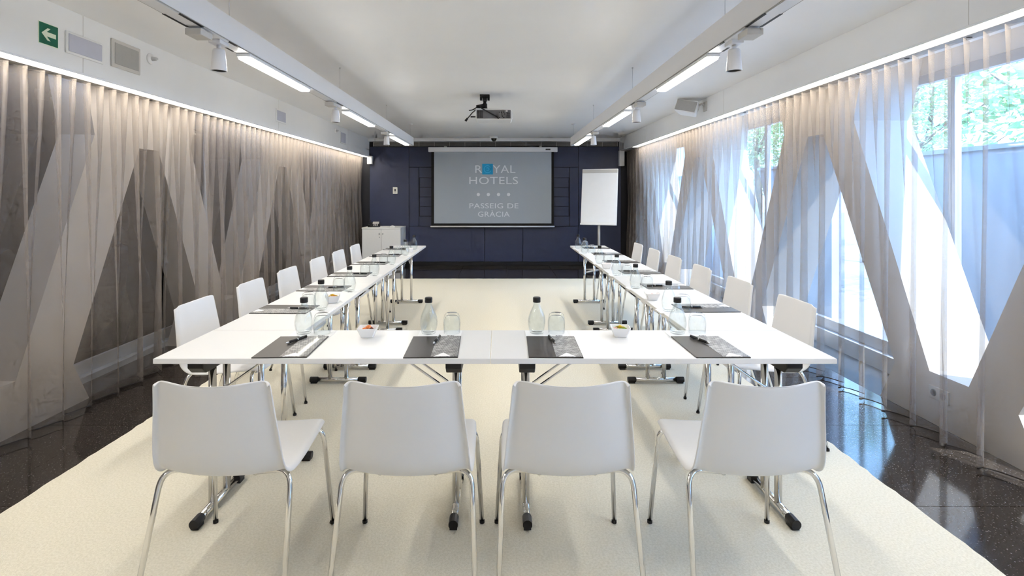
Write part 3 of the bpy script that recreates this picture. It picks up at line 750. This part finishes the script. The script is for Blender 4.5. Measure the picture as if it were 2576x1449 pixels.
box('rating_plate', 0.236, 0.258, -0.1385, -0.135, 2.352, 2.364, 'paper', bd)
for x, z in ((0.165, 2.345), (0.19, 2.345), (0.215, 2.345), (0.225, 2.325), (0.20, 2.30), (0.215, 2.285), (0.165, 2.285)):
    box('socket', x-0.006, x+0.006, -0.1385, -0.135, z-0.005, z+0.005, 'black_plastic', bd)
tube('cable', [(0.0, -0.02, 2.43), (-0.05, -0.09, 2.425), (-0.03, -0.15, 2.385), (0.06, -0.16, 2.335), (0.14, -0.155, 2.29), (0.155, -0.135, 2.275)], 0.007, 'black_plastic', pj, 8)
tube('cable', [(-0.02, 0.0, 2.43), (-0.09, -0.02, 2.425), (-0.105, -0.08, 2.395), (-0.14, -0.1, 2.375), (-0.175, -0.1, 2.37)], 0.006, 'black_plastic', pj, 8)
tube('cable', [(-0.10, -0.06, 2.385), (-0.14, -0.08, 2.345), (-0.175, -0.09, 2.30), (-0.205, -0.09, 2.268)], 0.006, 'black_plastic', pj, 8)
tube('cable_plug', [(-0.19, -0.09, 2.285), (-0.215, -0.09, 2.253)], [0.010, 0.014], 'black_plastic', pj, 10)
tube('cable', [(-0.10, -0.06, 2.305), (-0.155, -0.09, 2.30)], 0.008, 'black_plastic', pj, 8)
bm = bmesh.new(); add_tube(bm, [(-0.07, 0.03, 2.40), (-0.08, 0.0, 2.43), (-0.02, 0.0, 2.437)], 0.024, 10); obj('mount_arm', bm, 'black_plastic', pj, smooth=True)

# ------------------------------------------------------------------ dome camera on the far ceiling
dc = thing('dome_camera', 'white dome camera with dark lens bubble on the far ceiling', 'camera', (-0.105, 10.25, CEIL))
lathe('base', [(0, 0), (0.085, 0), (0.082, -0.03), (0.066, -0.045), (0, -0.045)], 'white_paint', dc)
lathe('bubble', [(0.055, -0.045), (0.050, -0.072), (0.032, -0.094), (0, -0.102)], 'smoke_dome', dc)

# ------------------------------------------------------------------ flipchart
fc = thing('flipchart', 'white flipchart board on a grey pole stand before the navy wall', 'flipchart', (1.80, 9.55, -0.010), math.radians(-22))
bm = bmesh.new(); add_box(bm, -0.325, 0.325, -0.012, 0.012, 0, 1.03)
bo = obj('board', bm, 'cabinet_white', fc, bevel=0.006); bo.location = (0, -0.05, 0.885); bo.rotation_euler = (math.radians(-9), 0, 0)
bm = bmesh.new(); add_box(bm, -0.315, 0.315, -0.018, -0.012, 0.055, 0.965); obj('paper_pad', bm, 'paper', bo)
bm = bmesh.new(); add_box(bm, -0.32, 0.32, -0.028, -0.012, 0.955, 1.015); obj('clamp_bar', bm, 'warm_grey', bo, bevel=0.004)
bm = bmesh.new(); add_box(bm, -0.325, 0.325, -0.05, -0.010, 0.0, 0.028); obj('pen_tray', bm, 'cabinet_white', bo, bevel=0.003)
tube('pole', [(0, 0.0, 0.06), (0, 0, 0.9), (0, 0.06, 1.5)], 0.024, 'warm_grey', fc, 14)
for a in range(5):
    an = a*2*PI/5 + 0.3
    l_ = tube('foot', [(0, 0, 0.075), (0.30*math.cos(an), 0.30*math.sin(an), 0.055)], [0.02, 0.014], 'warm_grey', fc, 10)
    lathe('caster', [(0, 0), (0.02, 0.004), (0.024, 0.025), (0.02, 0.046), (0, 0.05)], 'black_plastic', l_, 12, loc=(0.30*math.cos(an), 0.30*math.sin(an), 0))

# ------------------------------------------------------------------ cabinet with telephone
cb = thing('cabinet', 'white two-door cabinet in the corner by the navy wall', 'cabinet', (-2.615, 10.06, -0.010))
CW = 0.735
bm = bmesh.new(); add_box(bm, 0, CW, 0.02, 0.56, 0.05, 0.782); obj('carcass', bm, 'cabinet_white', cb)
box('top', -0.004, CW+0.004, -0.004, 0.565, 0.782, 0.808, 'cabinet_white', cb, bevel=0.002)
box('plinth', 0.01, CW-0.01, 0.04, 0.55, 0.0, 0.05, 'warm_grey', cb)
for i, (a, b) in enumerate(((0.004, CW*0.5-0.003), (CW*0.5+0.003, CW-0.004))):
    d = box('door', a, b, 0.0, 0.02, 0.055, 0.778, 'cabinet_white', cb, bevel=0.002)
    xk = CW*0.5 + (-0.032 if i == 0 else 0.032)
    lathe('knob', [(0, 0), (0.012, 0.0), (0.013, 0.012), (0, 0.014)], 'steel', d, 12, loc=(xk, -0.014, 0.69)).rotation_euler = (-PI/2, 0, 0)
    bpy.data.objects[d.children[0].name].location = (xk, 0.0, 0.69); d.children[0].rotation_euler = (PI/2, 0, 0)
    if i == 0:
        l_ = lathe('lock', [(0, 0), (0.010, 0.0), (0.010, 0.006), (0, 0.007)], 'steel', d, 12, loc=(xk, 0.0, 0.625)); l_.rotation_euler = (PI/2, 0, 0)
ph = thing('telephone', 'black desk telephone with grey display on the white cabinet', 'telephone', (-2.44, 10.28, 0.798), 0.15)
bm = bmesh.new(); add_prism(bm, [(-0.10, 0.0), (0.10, 0.0), (0.10, 0.085), (0.06, 0.09), (-0.10, 0.022)], 'x', -0.11, 0.115); obj('base', bm, 'black_plastic', ph, bevel=0.006)
bm = bmesh.new(); add_prism(bm, [(-0.02, 0.058), (0.055, 0.090), (0.053, 0.098), (-0.022, 0.066)], 'x', -0.02, 0.10); obj('display', bm, 'warm_grey', ph)
tube('handset', [(-0.085, -0.11, 0.045), (-0.085, -0.09, 0.06), (-0.085, 0.05, 0.115), (-0.085, 0.08, 0.115)], [0.024, 0.017, 0.017, 0.024], 'black_plastic', ph, 10)
bm = bmesh.new()
for i in range(3):
    for j in range(4): add_box(bm, 0.0+0.03*i, 0.018+0.03*i, -0.092+0.017*j, -0.080+0.017*j, 0.020+0.0095*j, 0.034+0.0095*j)
obj('keypad', bm, 'warm_grey', ph)
ms = thing('conference_puck', 'small white puck-shaped device on the white cabinet', 'device', (-2.07, 10.24, 0.798))
lathe('shell', [(0, 0), (0.05, 0), (0.048, 0.012), (0.03, 0.026), (0, 0.03)], 'cabinet_white', ms, 20)
lathe('button', [(0, 0.029), (0.012, 0.029), (0.010, 0.033), (0, 0.034)], 'warm_grey', ms, 12)

# thermostat on the navy wall
th = thing('thermostat', 'small ivory thermostat with grey display on the navy wall', 'thermostat', (-2.10, Y1-0.040, 1.51))
box('plate', -0.048, 0.048, -0.022, 0.0, -0.068, 0.068, 'ivory', th, bevel=0.006)
box('display', -0.016, 0.016, -0.024, -0.021, -0.02, 0.032, 'print_grey', th)
box('button', -0.012, 0.012, -0.025, -0.021, -0.05, -0.035, 'warm_grey', th, bevel=0.001)

# ------------------------------------------------------------------ fittings on the soffits
XL = -2.63
es = thing('exit_sign', 'green emergency exit sign with a pale arrow on the white soffit', 'sign', (XL, 3.015, 2.296))
box('border', 0.0, 0.003, 0.0, 0.134, 0.0, 0.128, 'exit_cream', es)
box('green_field', 0.003, 0.004, 0.003, 0.131, 0.004, 0.124, 'exit_green', es)
bm = bmesh.new()
pts = [(0.018, 0.064), (0.058, 0.100), (0.078, 0.100), (0.052, 0.077), (0.116, 0.077), (0.116, 0.051), (0.052, 0.051), (0.078, 0.028), (0.058, 0.028)]
add_prism(bm, pts, 'x', 0.004, 0.0048); obj('arrow', bm, 'exit_cream', es)
el = thing('emergency_light', 'white framed emergency light beside the exit sign', 'emergency light', (XL, 3.20, 2.29))
box('frame', 0.0, 0.010, 0.0, 0.30, 0.0, 0.135, 'white_paint', el, bevel=0.004)
box('diffuser', 0.010, 0.014, 0.016, 0.284, 0.014, 0.121, 'diffuser_grey', el, bevel=0.002)
ls = thing('wall_speaker', 'flat speaker with grey grille set in the soffit beside the emergency light', 'speaker', (XL, 3.575, 2.298))
box('frame', 0.0, 0.012, 0.0, 0.285, 0.0, 0.192, 'warm_grey', ls, bevel=0.005)
box('grille', 0.012, 0.015, 0.024, 0.262, 0.024, 0.168, 'grille_grey', ls, bevel=0.002)
def detector(y, z, label):
    d = thing('detector', label, 'detector', (XL, y, z), group='small detectors on the soffit')
    o = lathe('rosette', [(0, 0), (0.040, 0), (0.038, 0.010), (0.022, 0.018), (0, 0.018)], 'white_paint', d, 20); o.rotation_euler = (0, PI/2, 0)
    o = lathe('sensor', [(0.016, 0.018), (0.014, 0.045), (0.006, 0.060), (0, 0.060)], 'steel', d, 16); o.rotation_euler = (0, PI/2, 0)
detector(3.98, 2.45, 'small round detector with metal nose beside the flat speaker')
detector(8.47, 2.45, 'tiny round detector on the soffit beside the far vent')
def grille(y, z, w, h, label):
    d = thing('wall_vent', label, 'vent', (XL, y, z), group='vents in the soffit')
    box('frame', 0, 0.008, 0, w, 0, h, 'white_paint', d, bevel=0.002); box('mesh_panel', 0.008, 0.010, 0.02, w-0.02, 0.018, h-0.018, 'diffuser_grey', d)
grille(6.22, 2.29, 0.29, 0.155, 'pale square vent midway along the white soffit')
grille(8.74, 2.28, 0.30, 0.20, 'pale vent at the far end of the white soffit')
sp = thing('speaker', 'white box speaker on a bracket above the window curtains', 'speaker', (2.42, 6.20, 2.455))
box('wall_plate', -0.014, 0.0, -0.05, 0.05, -0.05, 0.06, 'warm_grey', sp, bevel=0.003)
tube('bracket', [(-0.01, 0, 0.02), (-0.05, 0, 0.035), (-0.09, 0.02, 0.01)], 0.012, 'warm_grey', sp)
bm = bmesh.new(); add_prism(bm, [(-0.13, -0.085), (0.13, -0.085), (0.10, 0.085), (-0.10, 0.085)], 'z', -0.075, 0.075)
o = obj('cabinet_box', bm, 'white_paint', sp, bevel=0.014); o.location = (-0.19, 0.05, -0.005); o.rotation_euler = (math.radians(-12), math.radians(14), math.radians(-38))
bm = bmesh.new(); add_box(bm, -0.118, 0.118, -0.090, -0.0845, -0.062, 0.062); obj('grille', bm, 'grille_grey', o)
# power socket under the window
so = thing('wall_socket', 'grey double socket low on the wall behind the window curtain', 'socket', (2.73, 3.20, 0.15))
box('plate', -0.012, 0.0, 0, 0.15, 0, 0.08, 'warm_grey', so, bevel=0.003)
for y in (0.04, 0.11): o = lathe('outlet', [(0, 0), (0.022, 0), (0.020, 0.004), (0, 0.004)], 'black_plastic', so, 14, loc=(-0.012, y, 0.04)); o.rotation_euler = (0, -PI/2, 0)

# ------------------------------------------------------------------ outside the windows
gd = sbox('ground', 3.30, 40, -12, 45, -0.30, -0.12, 'terrace')
def parapet(y0, y1, rake, label):
    p = thing('parapet', label, 'low wall', (4.15, y0, -0.12), group='low terrace walls')
    L = y1-y0
    bm = bmesh.new(); add_prism(bm, [(0.0, 0.0), (L, 0.0), (L+rake, 1.93), (0.72 if False else 0.0, 1.93)], 'x', 0, 0.12); obj('wall_slab', bm, 'parapet', p)
    bm = bmesh.new(); add_prism(bm, [(-0.01, 1.93), (L+rake+0.02, 1.93), (L+rake+0.02, 1.97), (-0.01, 1.97)], 'x', -0.02, 0.14); obj('coping', bm, 'parapet', p)
parapet(-1.5, 4.52, 0.86, 'pale terrace wall with raked end outside the near window')
parapet(6.6, 7.6, 0.86, 'pale terrace wall with raked end outside the middle windows')
parapet(9.5, 12.5, 0.86, 'pale terrace wall with raked end outside the far windows')
def tree(x, y, h, r, seed, label, nleaf=2600):
    rn = random.Random(seed)
    t = thing('tree', label, 'tree', (x, y, -0.12), group='trees beyond the terrace')
    tr = tube('trunk', [(0, 0, 0), (0.05, 0.02, h*0.3), (0.0, 0.08, h*0.55), (0.1, 0.0, h*0.8)], [0.14, 0.11, 0.08, 0.03], 'bark', t, 10)
    for k in range(5):
        a = rn.uniform(0, 6.28); z0 = h*rn.uniform(0.35, 0.6)
        tube('branch', [(0.02, 0.03, z0), (0.5*r*math.cos(a), 0.5*r*math.sin(a), z0+0.5), (0.8*r*math.cos(a), 0.8*r*math.sin(a), z0+1.0)], [0.05, 0.03, 0.01], 'bark', t, 6)
    bm = bmesh.new()
    blobs = [(rn.uniform(-0.6, 0.6)*r, rn.uniform(-0.6, 0.6)*r, h*rn.uniform(0.42, 0.95), rn.uniform(0.4, 0.7)*r) for _ in range(11)]
    for _ in range(nleaf):
        bx, by, bz, br = rn.choice(blobs)
        d = Vector((rn.gauss(0, 1), rn.gauss(0, 1), rn.gauss(0, 1))).normalized()*br*rn.uniform(0.55, 1.0)
        p = Vector((bx, by, bz)) + d
        u = Vector((rn.gauss(0, 1), rn.gauss(0, 1), rn.gauss(0, 1))).normalized(); w = u.orthogonal().normalized()
        s = rn.uniform(0.06, 0.12)
        bm.faces.new([bm.verts.new(p+q) for q in (-u*s, w*s*0.45, u*s, -w*s*0.45)])
    o = obj('foliage', bm, 'leaf', t); o['kind'] = 'stuff'
trl = ['nearest leafy tree seen through the near window', 'second leafy tree seen through the near window', 'third leafy tree, beyond the near window parapet', 'leafy tree seen through the middle windows', 'leafy tree seen beside the middle column', 'far leafy tree beyond the far windows']
for i, (x, y, h, r) in enumerate(((8.2, 7.3, 5.0, 1.8), (12.2, 9.8, 5.6, 1.9), (8.4, 12.0, 5.2, 1.8), (12.4, 15.2, 5.8, 2.0), (8.6, 17.6, 5.2, 1.9), (12.0, 21.5, 6.0, 2.2))):
    tree(x, y, h, r, 20+i, trl[i])
